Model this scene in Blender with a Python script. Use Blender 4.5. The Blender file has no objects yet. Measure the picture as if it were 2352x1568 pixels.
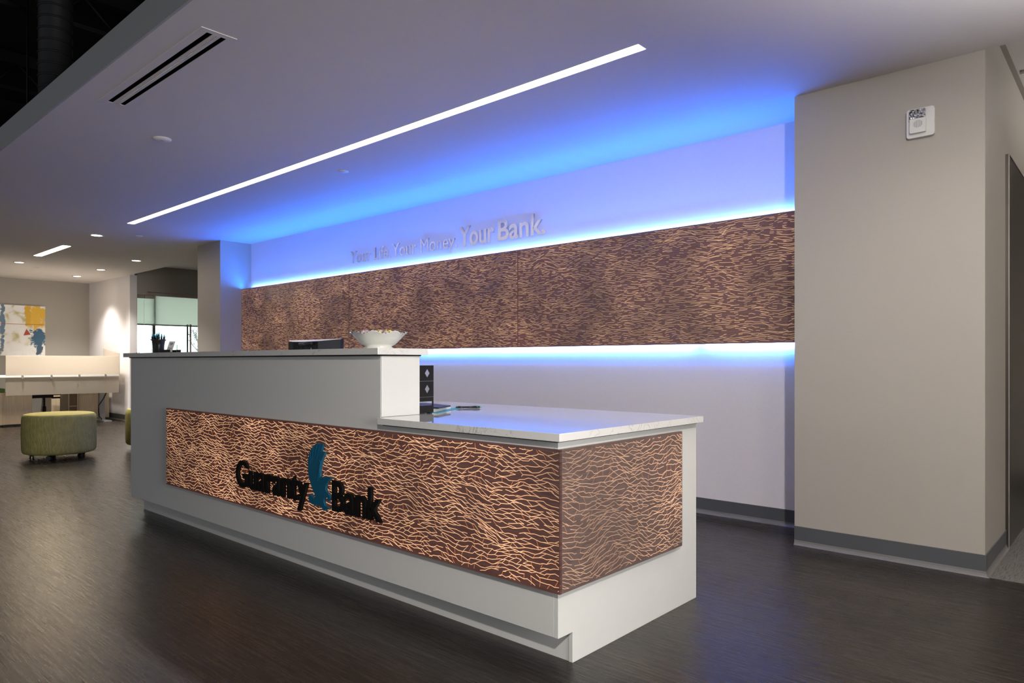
import bpy, math, random
from mathutils import Vector, noise as mnoise
C = bpy.context.scene.collection
PI = math.pi
sc = bpy.context.scene

# ------------------------------------------------------------------ camera
CAMH = 1.12
YAW = math.radians(41.917)
cd = bpy.data.cameras.new('camera'); cam = bpy.data.objects.new('camera', cd); C.objects.link(cam)
cam.location = (0, 0, CAMH); cam.rotation_euler = (PI/2, 0, YAW)
cd.sensor_width = 36; cd.lens = 1607/2352*36; cd.shift_y = 46/2352; cd.clip_start = 0.05; cd.clip_end = 200
sc.camera = cam

# ------------------------------------------------------------------ world / exposure
w = bpy.data.worlds.new('world'); sc.world = w; w.use_nodes = True
bg = w.node_tree.nodes['Background']; bg.inputs[0].default_value = (0.95, 0.98, 1.0, 1); bg.inputs[1].default_value = 5.0
sc.view_settings.view_transform = 'Standard'; sc.view_settings.look = 'None'
sc.view_settings.exposure = 0.0; sc.view_settings.gamma = 1.0; sc.view_settings.use_curve_mapping = False

# light levels (lamps of the room and added fills)
L_LONG, L_SHORT, E_LONG = 13.0, 120.0, 12.0
L_BLUE_TOP, L_BLUE_WALL, L_BLUE_LOW, L_BLUE_NEAR = 420.0, 700.0, 270.0, 800.0
E_SPOT_RIGHT, E_SPOT_LEFT, E_FRONT_FILL = 32.0, 275.0, 36.0
E_TRACK, E_SIDE_FILL, E_UP_FILL = 460.0, 62.0, 62.0
BLUE = (0.012, 0.165, 1.0)
WARM = (1.0, 0.94, 0.86)

# ------------------------------------------------------------------ materials
def nm(name):
    m = bpy.data.materials.new(name); m.use_nodes = True
    nt = m.node_tree; b = nt.nodes['Principled BSDF']
    return m, nt, b
def N(nt, t, **k):
    n = nt.nodes.new(t)
    for a, v in k.items(): setattr(n, a, v)
    return n
def coords(nt, scale=(1, 1, 1), rot=(0, 0, 0)):
    tc = N(nt, 'ShaderNodeTexCoord'); mp = N(nt, 'ShaderNodeMapping')
    mp.inputs['Scale'].default_value = scale; mp.inputs['Rotation'].default_value = rot
    nt.links.new(tc.outputs['Object'], mp.inputs['Vector']); return mp.outputs[0]
def noise(nt, vec, s, d=3, r=0.5):
    n = N(nt, 'ShaderNodeTexNoise'); n.inputs['Scale'].default_value = s; n.inputs['Detail'].default_value = d
    n.inputs['Roughness'].default_value = r; nt.links.new(vec, n.inputs['Vector']); return n.outputs['Fac']
def ramp(nt, fac, stops):
    r = N(nt, 'ShaderNodeValToRGB'); e = r.color_ramp.elements
    while len(e) < len(stops): e.new(0.5)
    for q, (p, c) in zip(e, stops): q.position = p; q.color = (*c, 1) if len(c) == 3 else c
    nt.links.new(fac, r.inputs[0]); return r.outputs[0]
def bump(nt, b, h, s=0.1, d=0.01):
    bp = N(nt, 'ShaderNodeBump'); bp.inputs['Strength'].default_value = s; bp.inputs['Distance'].default_value = d
    nt.links.new(h, bp.inputs['Height']); nt.links.new(bp.outputs[0], b.inputs['Normal'])
def paint(name, col, rough=0.6, tex=60, amt=0.012, metal=0.0, spec=0.5, bs=0.03):
    m, nt, b = nm(name); v = coords(nt); f = noise(nt, v, tex, 4)
    a = tuple(c*(1-amt) for c in col); z = tuple(min(1, c*(1+amt)) for c in col)
    nt.links.new(ramp(nt, f, [(0.3, a), (0.7, z)]), b.inputs['Base Color'])
    b.inputs['Roughness'].default_value = rough; b.inputs['Metallic'].default_value = metal
    b.inputs['Specular IOR Level'].default_value = spec
    bump(nt, b, f, bs, 0.002); return m
def emit(name, col, s):
    m, nt, b = nm(name); b.inputs['Base Color'].default_value = (0.8, 0.8, 0.8, 1)
    b.inputs['Emission Color'].default_value = (*col, 1); b.inputs['Emission Strength'].default_value = s; return m
def mix(a, b, t): return tuple(x*(1-t)+y*t for x, y in zip(a, b))

M = {}
M['ceil'] = paint('white_ceiling_paint', (0.78, 0.73, 0.71), 0.8)
M['fascia'] = paint('grey_fascia_paint', (0.46, 0.47, 0.48), 0.7)
M['white'] = paint('white_wall_paint', (0.88, 0.855, 0.875), 0.6)
M['beige'] = paint('beige_wall_paint', (0.47, 0.44, 0.385), 0.55)
M['taupe'] = paint('taupe_wall_paint', (0.40, 0.375, 0.335), 0.55)
M['darkceil'] = paint('black_deck_paint', (0.012, 0.012, 0.011), 0.8)
M['duct'] = paint('dark_duct_metal', (0.026, 0.027, 0.030), 0.6, spec=0.25)
M['base'] = paint('charcoal_vinyl_base', (0.105, 0.11, 0.118), 0.38)
M['basetoe_lit'] = paint('vinyl_base_toe_lit', (0.20, 0.195, 0.19), 0.3)  # same vinyl, lightened to paint the light caught on the toe
M['laminate'] = paint('off_white_laminate', (0.70, 0.70, 0.68), 0.32, 20, 0.01)
M['black'] = paint('black_plastic', (0.012, 0.012, 0.013), 0.3)
M['blackletter'] = paint('black_acrylic', (0.005, 0.005, 0.005), 0.6, spec=0.15)
M['teal'] = paint('teal_blue_metal', (0.008, 0.13, 0.24), 0.35, metal=0.3)
M['tealplastic'] = paint('bright_teal_plastic', (0.06, 0.42, 0.58), 0.35)
M['silver'] = paint('brushed_aluminium', (0.90, 0.87, 0.88), 0.27, metal=1.0, bs=0.02)
M['steel'] = paint('stainless_steel', (0.16, 0.14, 0.12), 0.3, metal=0.9)
M['metal'] = paint('grey_metal', (0.42, 0.42, 0.43), 0.4, metal=0.6)
M['plastic'] = paint('white_plastic', (0.82, 0.82, 0.80), 0.4)
M['grille'] = paint('grille_shadow', (0.35, 0.35, 0.34), 0.6)
M['ceramic'] = paint('glazed_ivory_ceramic', (0.72, 0.72, 0.66), 0.12)
M['paper'] = paint('white_paper', (0.80, 0.78, 0.76), 0.7)
M['cream'] = paint('cream_laminate', (0.78, 0.72, 0.62), 0.45)
M['green'] = paint('green_fabric', (0.10, 0.20, 0.05), 0.9)
M['darkhole'] = paint('black_slot', (0.003, 0.003, 0.003), 0.9, spec=0.0)
M['rustic'] = paint('branch_bark', (0.13, 0.15, 0.15), 0.9)
M['ledblue'] = emit('blue_led', BLUE, L_BLUE_TOP)
M['ledblue_wall'] = emit('blue_led_wallside', (0.10, 0.28, 1.0), L_BLUE_WALL)
M['ledblue_near'] = emit('blue_led_near', (0.11, 0.28, 1.0), L_BLUE_NEAR)
M['ledblue_low'] = emit('blue_led_low', (0.03, 0.21, 1.0), L_BLUE_LOW)
M['lin'] = emit('linear_light_diffuser', (1.0, 0.91, 0.92), L_LONG)
M['lin2'] = emit('short_light_diffuser', (1.0, 0.80, 0.56), L_SHORT)
M['lens'] = emit('downlight_lens', (1.0, 0.86, 0.68), 30.0)

def floor_mat():
    m, nt, b = nm('dark_wood_planks'); v = coords(nt)
    br = N(nt, 'ShaderNodeTexBrick'); nt.links.new(v, br.inputs['Vector'])
    br.inputs['Scale'].default_value = 1.0; br.inputs['Brick Width'].default_value = 1.22; br.inputs['Row Height'].default_value = 0.152
    br.inputs['Mortar Size'].default_value = 0.0012; br.inputs['Mortar Smooth'].default_value = 0.1; br.offset = 0.37
    br.inputs['Color1'].default_value = (0.021, 0.0165, 0.014, 1); br.inputs['Color2'].default_value = (0.030, 0.0235, 0.019, 1)
    br.inputs['Mortar'].default_value = (0.018, 0.014, 0.012, 1)
    g = noise(nt, coords(nt, (1.3, 26, 1)), 3.2, 8, 0.62)
    g2 = noise(nt, coords(nt, (9, 160, 1)), 2.0, 5, 0.65)
    g3 = noise(nt, coords(nt, (0.8, 3.0, 1)), 1.2, 3, 0.5)
    gm_ = N(nt, 'ShaderNodeMath', operation='MULTIPLY_ADD'); nt.links.new(g2, gm_.inputs[0]); gm_.inputs[1].default_value = 0.5; gm_.inputs[2].default_value = -0.25
    gs_ = N(nt, 'ShaderNodeMath', operation='ADD'); nt.links.new(g, gs_.inputs[0]); nt.links.new(gm_.outputs[0], gs_.inputs[1])
    c1 = ramp(nt, gs_.outputs[0], [(0.28, (0.30, 0.28, 0.27)), (0.5, (0.9, 0.88, 0.86)), (0.72, (2.0, 1.85, 1.7))])
    mx = N(nt, 'ShaderNodeMix', data_type='RGBA', blend_type='MULTIPLY'); mx.inputs[0].default_value = 1.0
    nt.links.new(br.outputs['Color'], mx.inputs[6]); nt.links.new(c1, mx.inputs[7])
    mx2 = N(nt, 'ShaderNodeMix', data_type='RGBA', blend_type='MULTIPLY'); mx2.inputs[0].default_value = 0.7
    nt.links.new(mx.outputs[2], mx2.inputs[6]); nt.links.new(ramp(nt, g3, [(0.3, (0.6, 0.6, 0.6)), (0.7, (1.3, 1.3, 1.3))]), mx2.inputs[7])
    nt.links.new(mx2.outputs[2], b.inputs['Base Color'])
    b.inputs['Specular IOR Level'].default_value = 0.38
    nt.links.new(ramp(nt, g, [(0.2, (0.34,)*3), (0.8, (0.22,)*3)]), b.inputs['Roughness'])
    ad = N(nt, 'ShaderNodeMath', operation='ADD'); nt.links.new(g, ad.inputs[0]); nt.links.new(g2, ad.inputs[1])
    sb = N(nt, 'ShaderNodeMath', operation='SUBTRACT'); nt.links.new(ad.outputs[0], sb.inputs[0]); nt.links.new(br.outputs['Fac'], sb.inputs[1])
    bump(nt, b, sb.outputs[0], 0.24, 0.002); return m
M['floor'] = floor_mat()

def carpet_mat():
    m, nt, b = nm('striped_grey_carpet')
    f = noise(nt, coords(nt, (140, 9, 1)), 1.0, 4, 0.7); f2 = noise(nt, coords(nt), 260, 2)
    ad = N(nt, 'ShaderNodeMath', operation='ADD'); nt.links.new(f, ad.inputs[0]); nt.links.new(f2, ad.inputs[1])
    nt.links.new(ramp(nt, ad.outputs[0], [(0.80, (0.035, 0.033, 0.030)), (1.15/1.16, (0.17, 0.16, 0.15))]), b.inputs['Base Color'])
    b.inputs['Roughness'].default_value = 0.95; bump(nt, b, f2, 0.5, 0.004); return m
M['carpet'] = carpet_mat()

def quartz_mat():
    m, nt, b = nm('white_veined_quartz'); v = coords(nt)
    n1 = N(nt, 'ShaderNodeTexNoise'); n1.inputs['Scale'].default_value = 9; n1.inputs['Detail'].default_value = 6
    n1.inputs['Distortion'].default_value = 1.6; nt.links.new(v, n1.inputs['Vector'])
    sp = noise(nt, v, 4, 3)
    vein = ramp(nt, n1.outputs['Fac'], [(0.485, (1, 1, 1)), (0.50, (0.55, 0.53, 0.50)), (0.515, (1, 1, 1))])
    msk = ramp(nt, sp, [(0.45, (0, 0, 0)), (0.62, (1, 1, 1))])
    mx = N(nt, 'ShaderNodeMix', data_type='RGBA', blend_type='MULTIPLY'); nt.links.new(msk, mx.inputs[0])
    mx.inputs[6].default_value = (0.74, 0.73, 0.71, 1); nt.links.new(vein, mx.inputs[7])
    nt.links.new(mx.outputs[2], b.inputs['Base Color']); b.inputs['Roughness'].default_value = 0.04
    b.inputs['Coat Weight'].default_value = 0.5; b.inputs['Coat Roughness'].default_value = 0.03; return m
M['quartz'] = quartz_mat()

def wood_mat(name, a, z, sc_=(60, 60, 3)):
    m, nt, b = nm(name); f = noise(nt, coords(nt, sc_), 1.0, 5)
    nt.links.new(ramp(nt, f, [(0.3, a), (0.7, z)]), b.inputs['Base Color']); b.inputs['Roughness'].default_value = 0.5; return m
M['oak'] = wood_mat('pale_ash_laminate', (0.62, 0.50, 0.34), (0.74, 0.62, 0.45))
M['oakshade'] = wood_mat('shelf_interior_shade', (0.20, 0.13, 0.08), (0.26, 0.17, 0.10))

def panel_mats(tag, base, glow, core, halo, gcol=(1.0, 0.30, 0.10), hcol=(1.0, 0.36, 0.12), ccol=(1.0, 0.74, 0.42), rough=0.25):
    """backlit resin: dark skin with a faint glow, and thin translucent veins the lamps behind shine through"""
    out = []
    for kind, strg, col in (('skin', glow, gcol), ('halo', halo, hcol), ('core', core, ccol)):
        m, nt, b = nm(tag+'_'+kind)
        v = coords(nt, (1.0, 1.0, 1.0))
        f = noise(nt, v, 2.6, 2)
        r = ramp(nt, f, [(0.3, (0.45,)*3), (0.7, (1.25,)*3)])
        mu = N(nt, 'ShaderNodeMath', operation='MULTIPLY'); mu.inputs[1].default_value = strg
        nt.links.new(r, mu.inputs[0]); nt.links.new(mu.outputs[0], b.inputs['Emission Strength'])
        b.inputs['Emission Color'].default_value = (*col, 1)
        f2 = noise(nt, coords(nt, (12, 12, 220)), 1.0, 4)
        nt.links.new(ramp(nt, f2, [(0.3, mix(base, (0, 0, 0), 0.3)), (0.7, mix(base, (0.5, 0.5, 0.5), 0.06))]), b.inputs['Base Color'])
        b.inputs['Roughness'].default_value = rough
        if kind == 'skin': bump(nt, b, f2, 0.15, 0.002)
        out.append(m)
    return out
PM_FRONT = panel_mats('desk_panel', (0.080, 0.042, 0.036), 0.048, 1.2, 0.56, gcol=(1.0, 0.30, 0.20), hcol=(1.0, 0.32, 0.11), ccol=(1.0, 0.72, 0.44))
PM_END = panel_mats('desk_end_panel', (0.125, 0.088, 0.078), 0.040, 1.05, 0.52, gcol=(1.0, 0.36, 0.24), hcol=(1.0, 0.36, 0.16), ccol=(1.0, 0.74, 0.48), rough=0.3)  # same resin as the front, base lightened to paint in reflected haze
PM_WALL = panel_mats('wall_panel', (0.135, 0.078, 0.068), 0.058, 0.66, 0.24, gcol=(1.0, 0.34, 0.24), ccol=(1.0, 0.68, 0.39), rough=0.4)

def glass_mat(name, tint, gloss=0.12):
    m = bpy.data.materials.new(name); m.use_nodes = True; nt = m.node_tree; nt.nodes.clear()
    o = N(nt, 'ShaderNodeOutputMaterial'); t = N(nt, 'ShaderNodeBsdfTransparent'); g = N(nt, 'ShaderNodeBsdfGlossy')
    t.inputs[0].default_value = (*tint, 1); g.inputs['Roughness'].default_value = 0.02; g.inputs['Color'].default_value = (0.8, 0.9, 0.85, 1)
    fr = N(nt, 'ShaderNodeFresnel'); fr.inputs[0].default_value = 1.45
    mx = N(nt, 'ShaderNodeMixShader'); nt.links.new(fr.outputs[0], mx.inputs[0]); nt.links.new(t.outputs[0], mx.inputs[1]); nt.links.new(g.outputs[0], mx.inputs[2])
    nt.links.new(mx.outputs[0], o.inputs[0]); return m
M['glass'] = glass_mat('green_tinted_glass', (0.965, 0.99, 0.978))
M['acrylic'] = glass_mat('clear_acrylic', (0.85, 0.92, 0.90))
def frosted(name, col, trans, clear):
    m = bpy.data.materials.new(name); m.use_nodes = True; nt = m.node_tree; nt.nodes.clear()
    o = N(nt, 'ShaderNodeOutputMaterial'); d = N(nt, 'ShaderNodeBsdfDiffuse'); t = N(nt, 'ShaderNodeBsdfTranslucent'); k = N(nt, 'ShaderNodeBsdfTransparent')
    f = noise(nt, coords(nt), 40, 3); cr = ramp(nt, f, [(0.3, mix(col, (0, 0, 0), 0.02)), (0.7, col)])
    nt.links.new(cr, d.inputs[0]); nt.links.new(cr, t.inputs[0])
    a = N(nt, 'ShaderNodeMixShader'); a.inputs[0].default_value = trans; nt.links.new(d.outputs[0], a.inputs[1]); nt.links.new(t.outputs[0], a.inputs[2])
    b = N(nt, 'ShaderNodeMixShader'); b.inputs[0].default_value = clear; nt.links.new(a.outputs[0], b.inputs[1]); nt.links.new(k.outputs[0], b.inputs[2])
    nt.links.new(b.outputs[0], o.inputs[0]); return m
M['frost'] = frosted('frosted_screen', (0.78, 0.73, 0.66), 0.75, 0.22)
M['shade'] = frosted('roller_shade_fabric', (0.84, 0.86, 0.80), 0.65, 0.05)

def lens_mat():
    m, nt, b = nm('faceted_strobe_lens'); v = coords(nt)
    vo = N(nt, 'ShaderNodeTexVoronoi'); vo.inputs['Scale'].default_value = 90; nt.links.new(v, vo.inputs['Vector'])
    nt.links.new(ramp(nt, vo.outputs['Color'], [(0.3, (0.06, 0.06, 0.07)), (0.55, (0.4, 0.4, 0.42)), (0.8, (0.9, 0.9, 0.92))]), b.inputs['Base Color'])
    b.inputs['Metallic'].default_value = 0.7; b.inputs['Roughness'].default_value = 0.12; bump(nt, b, vo.outputs['Distance'], 0.6, 0.01); return m
M['strobe'] = lens_mat()

def canvas_mat():
    m, nt, b = nm('abstract_painted_canvas'); v = coords(nt)
    def nz(s, off, d=5, dis=1.2):
        mp = N(nt, 'ShaderNodeMapping'); nt.links.new(v, mp.inputs[0]); mp.inputs['Location'].default_value = off
        n = N(nt, 'ShaderNodeTexNoise'); n.inputs['Scale'].default_value = s; n.inputs['Detail'].default_value = d; n.inputs['Distortion'].default_value = dis
        nt.links.new(mp.outputs[0], n.inputs['Vector']); return n.outputs['Fac']
    basec = ramp(nt, nz(3, (3, 1, 0)), [(0.35, (0.60, 0.54, 0.28)), (0.48, (0.93, 0.92, 0.88)), (0.66, (0.98, 0.97, 0.96)), (0.80, (0.50, 0.52, 0.52))])
    sx = N(nt, 'ShaderNodeSeparateXYZ'); nt.links.new(v, sx.inputs[0])
    def region(yc, zc, ry, rz, thr, off):
        # soft blob of paint around (yc, zc), broken up by noise
        a = N(nt, 'ShaderNodeMath', operation='SUBTRACT'); nt.links.new(sx.outputs['Y'], a.inputs[0]); a.inputs[1].default_value = yc
        c = N(nt, 'ShaderNodeMath', operation='SUBTRACT'); nt.links.new(sx.outputs['Z'], c.inputs[0]); c.inputs[1].default_value = zc
        a2 = N(nt, 'ShaderNodeMath', operation='MULTIPLY'); nt.links.new(a.outputs[0], a2.inputs[0]); a2.inputs[1].default_value = 1/ry
        c2 = N(nt, 'ShaderNodeMath', operation='MULTIPLY'); nt.links.new(c.outputs[0], c2.inputs[0]); c2.inputs[1].default_value = 1/rz
        a3 = N(nt, 'ShaderNodeMath', operation='POWER'); nt.links.new(a2.outputs[0], a3.inputs[0]); a3.inputs[1].default_value = 2
        c3 = N(nt, 'ShaderNodeMath', operation='POWER'); nt.links.new(c2.outputs[0], c3.inputs[0]); c3.inputs[1].default_value = 2
        s = N(nt, 'ShaderNodeMath', operation='ADD'); nt.links.new(a3.outputs[0], s.inputs[0]); nt.links.new(c3.outputs[0], s.inputs[1])
        n = nz(9, off); n2 = N(nt, 'ShaderNodeMath', operation='MULTIPLY_ADD'); nt.links.new(n, n2.inputs[0]); n2.inputs[1].default_value = 3.2; n2.inputs[2].default_value = -1.6
        t = N(nt, 'ShaderNodeMath', operation='ADD'); nt.links.new(s.outputs[0], t.inputs[0]); nt.links.new(n2.outputs[0], t.inputs[1])
        return ramp(nt, t.outputs[0], [(thr-0.22, (1, 1, 1)), (thr+0.16, (0, 0, 0))])
    def over(under, col, mask, k=1.0):
        mx = N(nt, 'ShaderNodeMix', data_type='RGBA'); nt.links.new(mask, mx.inputs[0]); nt.links.new(under, mx.inputs[6]); mx.inputs[7].default_value = (*col, 1); return mx.outputs[2]
    c = over(basec, (0.85, 0.52, 0.06), region(0.58, 0.76, 0.20, 0.26, 0.75, (1, 2, 3)))
    c = over(c, (0.75, 0.45, 0.05), region(0.44, 0.82, 0.06, 0.26, 0.7, (6, 2, 3)))
    c = over(c, (0.05, 0.14, 0.24), region(0.62, 0.34, 0.17, 0.20, 0.8, (7, 2, 5)))
    c = over(c, (0.07, 0.12, 0.18), region(0.64, 0.14, 0.07, 0.15, 0.7, (2, 9, 5)))
    c = over(c, (0.16, 0.24, 0.36), region(0.03, 0.6, 0.045, 0.6, 0.75, (2, 4, 8)))
    c = over(c, (0.2, 0.22, 0.26), region(-0.05, 0.1, 0.12, 0.16, 0.5, (5, 4, 8)))
    nt.links.new(c, b.inputs['Base Color']); b.inputs['Roughness'].default_value = 0.6; return m
M['canvas'] = canvas_mat()
M['redpaint'] = paint('brick_red_paint', (0.45, 0.07, 0.04), 0.6)
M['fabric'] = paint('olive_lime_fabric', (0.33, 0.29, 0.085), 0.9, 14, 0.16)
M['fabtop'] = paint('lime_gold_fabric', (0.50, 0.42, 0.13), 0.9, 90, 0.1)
M['thread'] = paint('pale_thread', (0.55, 0.50, 0.30), 0.8)

# ------------------------------------------------------------------ mesh helpers
class MB:
    def __init__(s): s.v = []; s.f = []; s.m = []; s.sm = []
    def add(s, vs, fs, mi=0, smooth=False):
        o = len(s.v); s.v += [tuple(q) for q in vs]
        for f in fs: s.f.append([i+o for i in f]); s.m.append(mi); s.sm.append(smooth)
        return s
    def box(s, x0, x1, y0, y1, z0, z1, mi=0):
        v = [(x, y, z) for z in (z0, z1) for y in (y0, y1) for x in (x0, x1)]
        return s.add(v, [(0, 2, 3, 1), (4, 5, 7, 6), (0, 1, 5, 4), (2, 6, 7, 3), (0, 4, 6, 2), (1, 3, 7, 5)], mi)
    def prism(s, pts, a0, a1, axis, mi=0):
        """polygon pts in the two other axes, extruded along axis"""
        def P(p, a):
            if axis == 0: return (a, p[0], p[1])
            if axis == 1: return (p[0], a, p[1])
            return (p[0], p[1], a)
        n = len(pts); v = [P(p, a0) for p in pts]+[P(p, a1) for p in pts]
        fs = [tuple(range(n)), tuple(range(2*n-1, n-1, -1))]+[(i, i+n, (i+1) % n+n, (i+1) % n) for i in range(n)]
        return s.add(v, fs, mi)
    def lathe(s, prof, cx, cy, cz, n=32, mi=0, rad=None, smooth=True, cap=True):
        v = []
        for k, (r, z) in enumerate(prof):
            for i in range(n):
                a = 2*PI*i/n; rr, zz = (r, z) if rad is None else rad(r, z, a, k)
                v.append((cx+rr*math.cos(a), cy+rr*math.sin(a), cz+zz))
        fs = [(k*n+i, k*n+(i+1) % n, (k+1)*n+(i+1) % n, (k+1)*n+i) for k in range(len(prof)-1) for i in range(n)]
        s.add(v, fs, mi, smooth)
        if cap:
            o = len(s.v)-len(v); s.f.append([o+i for i in range(n)][::-1]); s.m.append(mi); s.sm.append(False)
            s.f.append([o+(len(prof)-1)*n+i for i in range(n)]); s.m.append(mi); s.sm.append(False)
        return s
    def tube(s, p, q, r0, r1=None, n=10, mi=0, caps=True):
        r1 = r0 if r1 is None else r1; p = Vector(p); q = Vector(q); d = (q-p).normalized()
        u = d.orthogonal().normalized(); t = d.cross(u); v = []
        for c, r in ((p, r0), (q, r1)):
            for i in range(n):
                a = 2*PI*i/n; v.append(c+u*(r*math.cos(a))+t*(r*math.sin(a)))
        fs = [(i, (i+1) % n, n+(i+1) % n, n+i) for i in range(n)]
        s.add(v, fs, mi, True)
        if caps:
            o = len(s.v)-2*n; s.f += [[o+i for i in range(n)][::-1], [o+n+i for i in range(n)]]; s.m += [mi, mi]; s.sm += [False, False]
        return s
    def path(s, pts, r, n=8, mi=0):
        for a, b in zip(pts[:-1], pts[1:]): s.tube(a, b, r, r, n, mi)
        return s
    def build(s, name, mats, parent=None, bevel=0.0, loc=None):
        me = bpy.data.meshes.new(name); off = Vector(loc) if loc else (Vector(parent.location) if parent and parent.parent is None else (Vector(parent['o']) if parent and 'o' in parent else Vector((0, 0, 0))))
        me.from_pydata([tuple(Vector(q)-off) for q in s.v], [], s.f)
        if not isinstance(mats, (list, tuple)): mats = [mats]
        for m in mats: me.materials.append(m)
        me.polygons.foreach_set('material_index', s.m); me.polygons.foreach_set('use_smooth', s.sm); me.update()
        import bmesh
        bm = bmesh.new(); bm.from_mesh(me); bmesh.ops.recalc_face_normals(bm, faces=bm.faces); bm.to_mesh(me); bm.free()
        o = bpy.data.objects.new(name, me); C.objects.link(o)
        if parent: o.parent = parent
        if loc: o.location = loc
        if bevel:
            b = o.modifiers.new('bevel', 'BEVEL'); b.width = bevel; b.segments = 2; b.limit_method = 'ANGLE'
        return o
def thing(name, label, cat, loc=(0, 0, 0), group=None):
    o = bpy.data.objects.new(name, None); C.objects.link(o); o.location = loc; o.empty_display_size = 0.1
    return tag(o, label, cat, group)
def tag(o, label, cat, group=None):
    o['label'] = label; o['category'] = cat
    if group: o['group'] = group
    return o
def struct(o, label=None):
    o['kind'] = 'structure'
    if label: o['label'] = label
    return o
def box(x0, x1, y0, y1, z0, z1): return MB().box(x0, x1, y0, y1, z0, z1)
def dup(root, loc, rz=None, label=None):
    r = root.copy(); C.objects.link(r); r.location = loc
    if rz is not None: r.rotation_euler = (0, 0, rz)
    if label: r['label'] = label
    for ch in list(root.children):
        c = ch.copy(); C.objects.link(c); c.parent = r
        for g in list(ch.children):
            d = g.copy(); C.objects.link(d); d.parent = c
    return r
def spot(parent, loc, e, col, size=100, blend=0.6, rad=0.05, rot=(0, 0, 0)):
    l = bpy.data.lights.new('lamp', 'SPOT'); l.energy = e; l.color = col; l.spot_size = math.radians(size); l.spot_blend = blend; l.shadow_soft_size = rad
    o = bpy.data.objects.new('lamp', l); C.objects.link(o); o.parent = parent; o.location = loc; o.rotation_euler = rot; return o

CE = 2.742          # soffit height
WY = 4.79           # wall behind the desk
# ------------------------------------------------------------------ setting
struct(box(-19, 4, -6, 4.351, -0.1, 0).build('floor', M['floor']), 'dark brown wood plank floor')
struct(box(-19, -1.2, 4.351, 9, -0.1, 0).build('floor_back', M['floor']), 'dark plank floor continuing behind the desk')
struct(box(-1.2, 4, 4.351, 9, -0.1, 0).build('floor_right', M['carpet']), 'grey striped carpet of the lift corridor')
# dropped soffit with its slot for the long light cut out as separate slabs
def slab(x0, x1, y0, y1, m=M['ceil']):
    return box(x0, x1, y0, y1, CE, 2.912)
so = MB()
LX0, LX1, LY0, LY1 = -8.855, -1.905, 3.088, 3.172     # long light slot
SX0, SX1, SY0, SY1 = -12.62, -11.20, 3.075, 3.185     # short one
for a in ((-16.6, 4, 1.38, LY0-0.05), (-16.6, SX0, LY0-0.05, LY1+0.05), (SX1, LX0, LY0-0.05, LY1+0.05), (LX1, 4, LY0-0.05, LY1+0.05),
          (LX0, LX1, LY0-0.05, LY0), (LX0, LX1, LY1, LY1+0.05), (SX0, SX1, LY0-0.05, SY0), (SX0, SX1, SY1, LY1+0.05),
          (-16.6, 4, LY1+0.05, 4.351), (-16.6, -1.577, 4.351, 4.966)):
    so.box(a[0], a[1], a[2], a[3], CE, 2.912)
struct(so.build('ceiling', M['ceil']), 'white dropped ceiling over the desk')
struct(box(-16.6, 4, 1.368, 1.38, CE, 2.912).build('trim_1', M['fascia']), 'grey fascia edge of the dropped ceiling')
struct(box(-19, 4.2, -6.2, 9.2, 4.6, 4.7).build('ceiling_deck', M['darkceil']), 'black exposed roof deck')
struct(box(-19, -1.577, 4.966, 9, 2.95, 3.0).build('ceiling_back', M['ceil']), 'ceiling of the rooms behind')
# walls
struct(box(-9.15, -1.577, WY, WY+0.15, 0, CE).build('wall_back', M['white']), 'white wall behind the reception desk washed in blue light')
struct(box(-9.83, -9.15, 4.354, WY+0.15, 0, CE).build('wall_pillar_left', M['taupe']), 'beige pillar left of the blue wall')
struct(box(-1.577, -0.6, 4.351, 9, 0, 2.975).build('wall_pillar_right', M['beige']), 'beige pillar right of the blue wall')
struct(box(-16.45, -16.3, -6, 4.966, 0, 4.6).build('wall_far', M['taupe']), 'taupe far wall with the painting')
struct(box(-16.45, -14.07, 4.966, 5.09, 0, CE).build('wall_far_white', M['white']), 'white wall of the far office corner')
struct(box(-19, 4.2, -6.2, -6, 0, 4.6).build('wall_front', M['beige']))
struct(box(4, 4.2, -6, 9, 0, 4.6).build('wall_right', M['beige']))
struct(box(-13.9, -1.577, 8.8, 9, 0, 3).build('wall_rear', M['beige']))
struct(box(-0.6, 4, 8.8, 9, 0, 3).build('wall_corridor', M['beige']))
# upper wall over the far office, closes the high space
struct(box(-19, 4, 4.97, 5.0, 3.0, 4.6).build('wall_upper', M['darkceil']))
# office wall facing +X with the glass front
ow = MB(); ow.box(-14.19, -14.07, 5.09, 5.094, 0, 2.95)
ow.box(-14.19, -14.07, 5.094, 9, 2.45, 2.95); ow.box(-14.19, -14.07, 7.4, 9, 0, 2.45)
ow.box(-14.19, -14.07, 5.094, 5.28, 2.385, 2.45)
struct(ow.build('wall_office', M['taupe']), 'taupe wall over the glass office front')
struct(box(-17.2, -14.19, 8.9, 9.0, 0, 2.95).build('wall_office_side', M['white']))
struct(box(-17.2, -16.45, 4.966, 5.09, 0, 2.95).build('wall_office_corner', M['white']))
oww = MB(); oww.box(-17.2, -17.08, 5.09, 5.7, 0, 2.95); oww.box(-17.2, -17.08, 5.7, 8.9, 0, 0.3); oww.box(-17.2, -17.08, 5.7, 8.9, 2.75, 2.95); oww.box(-17.2, -17.08, 8.6, 8.9, 0.3, 2.75)
struct(oww.build('wall_office_window', M['taupe']))

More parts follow.
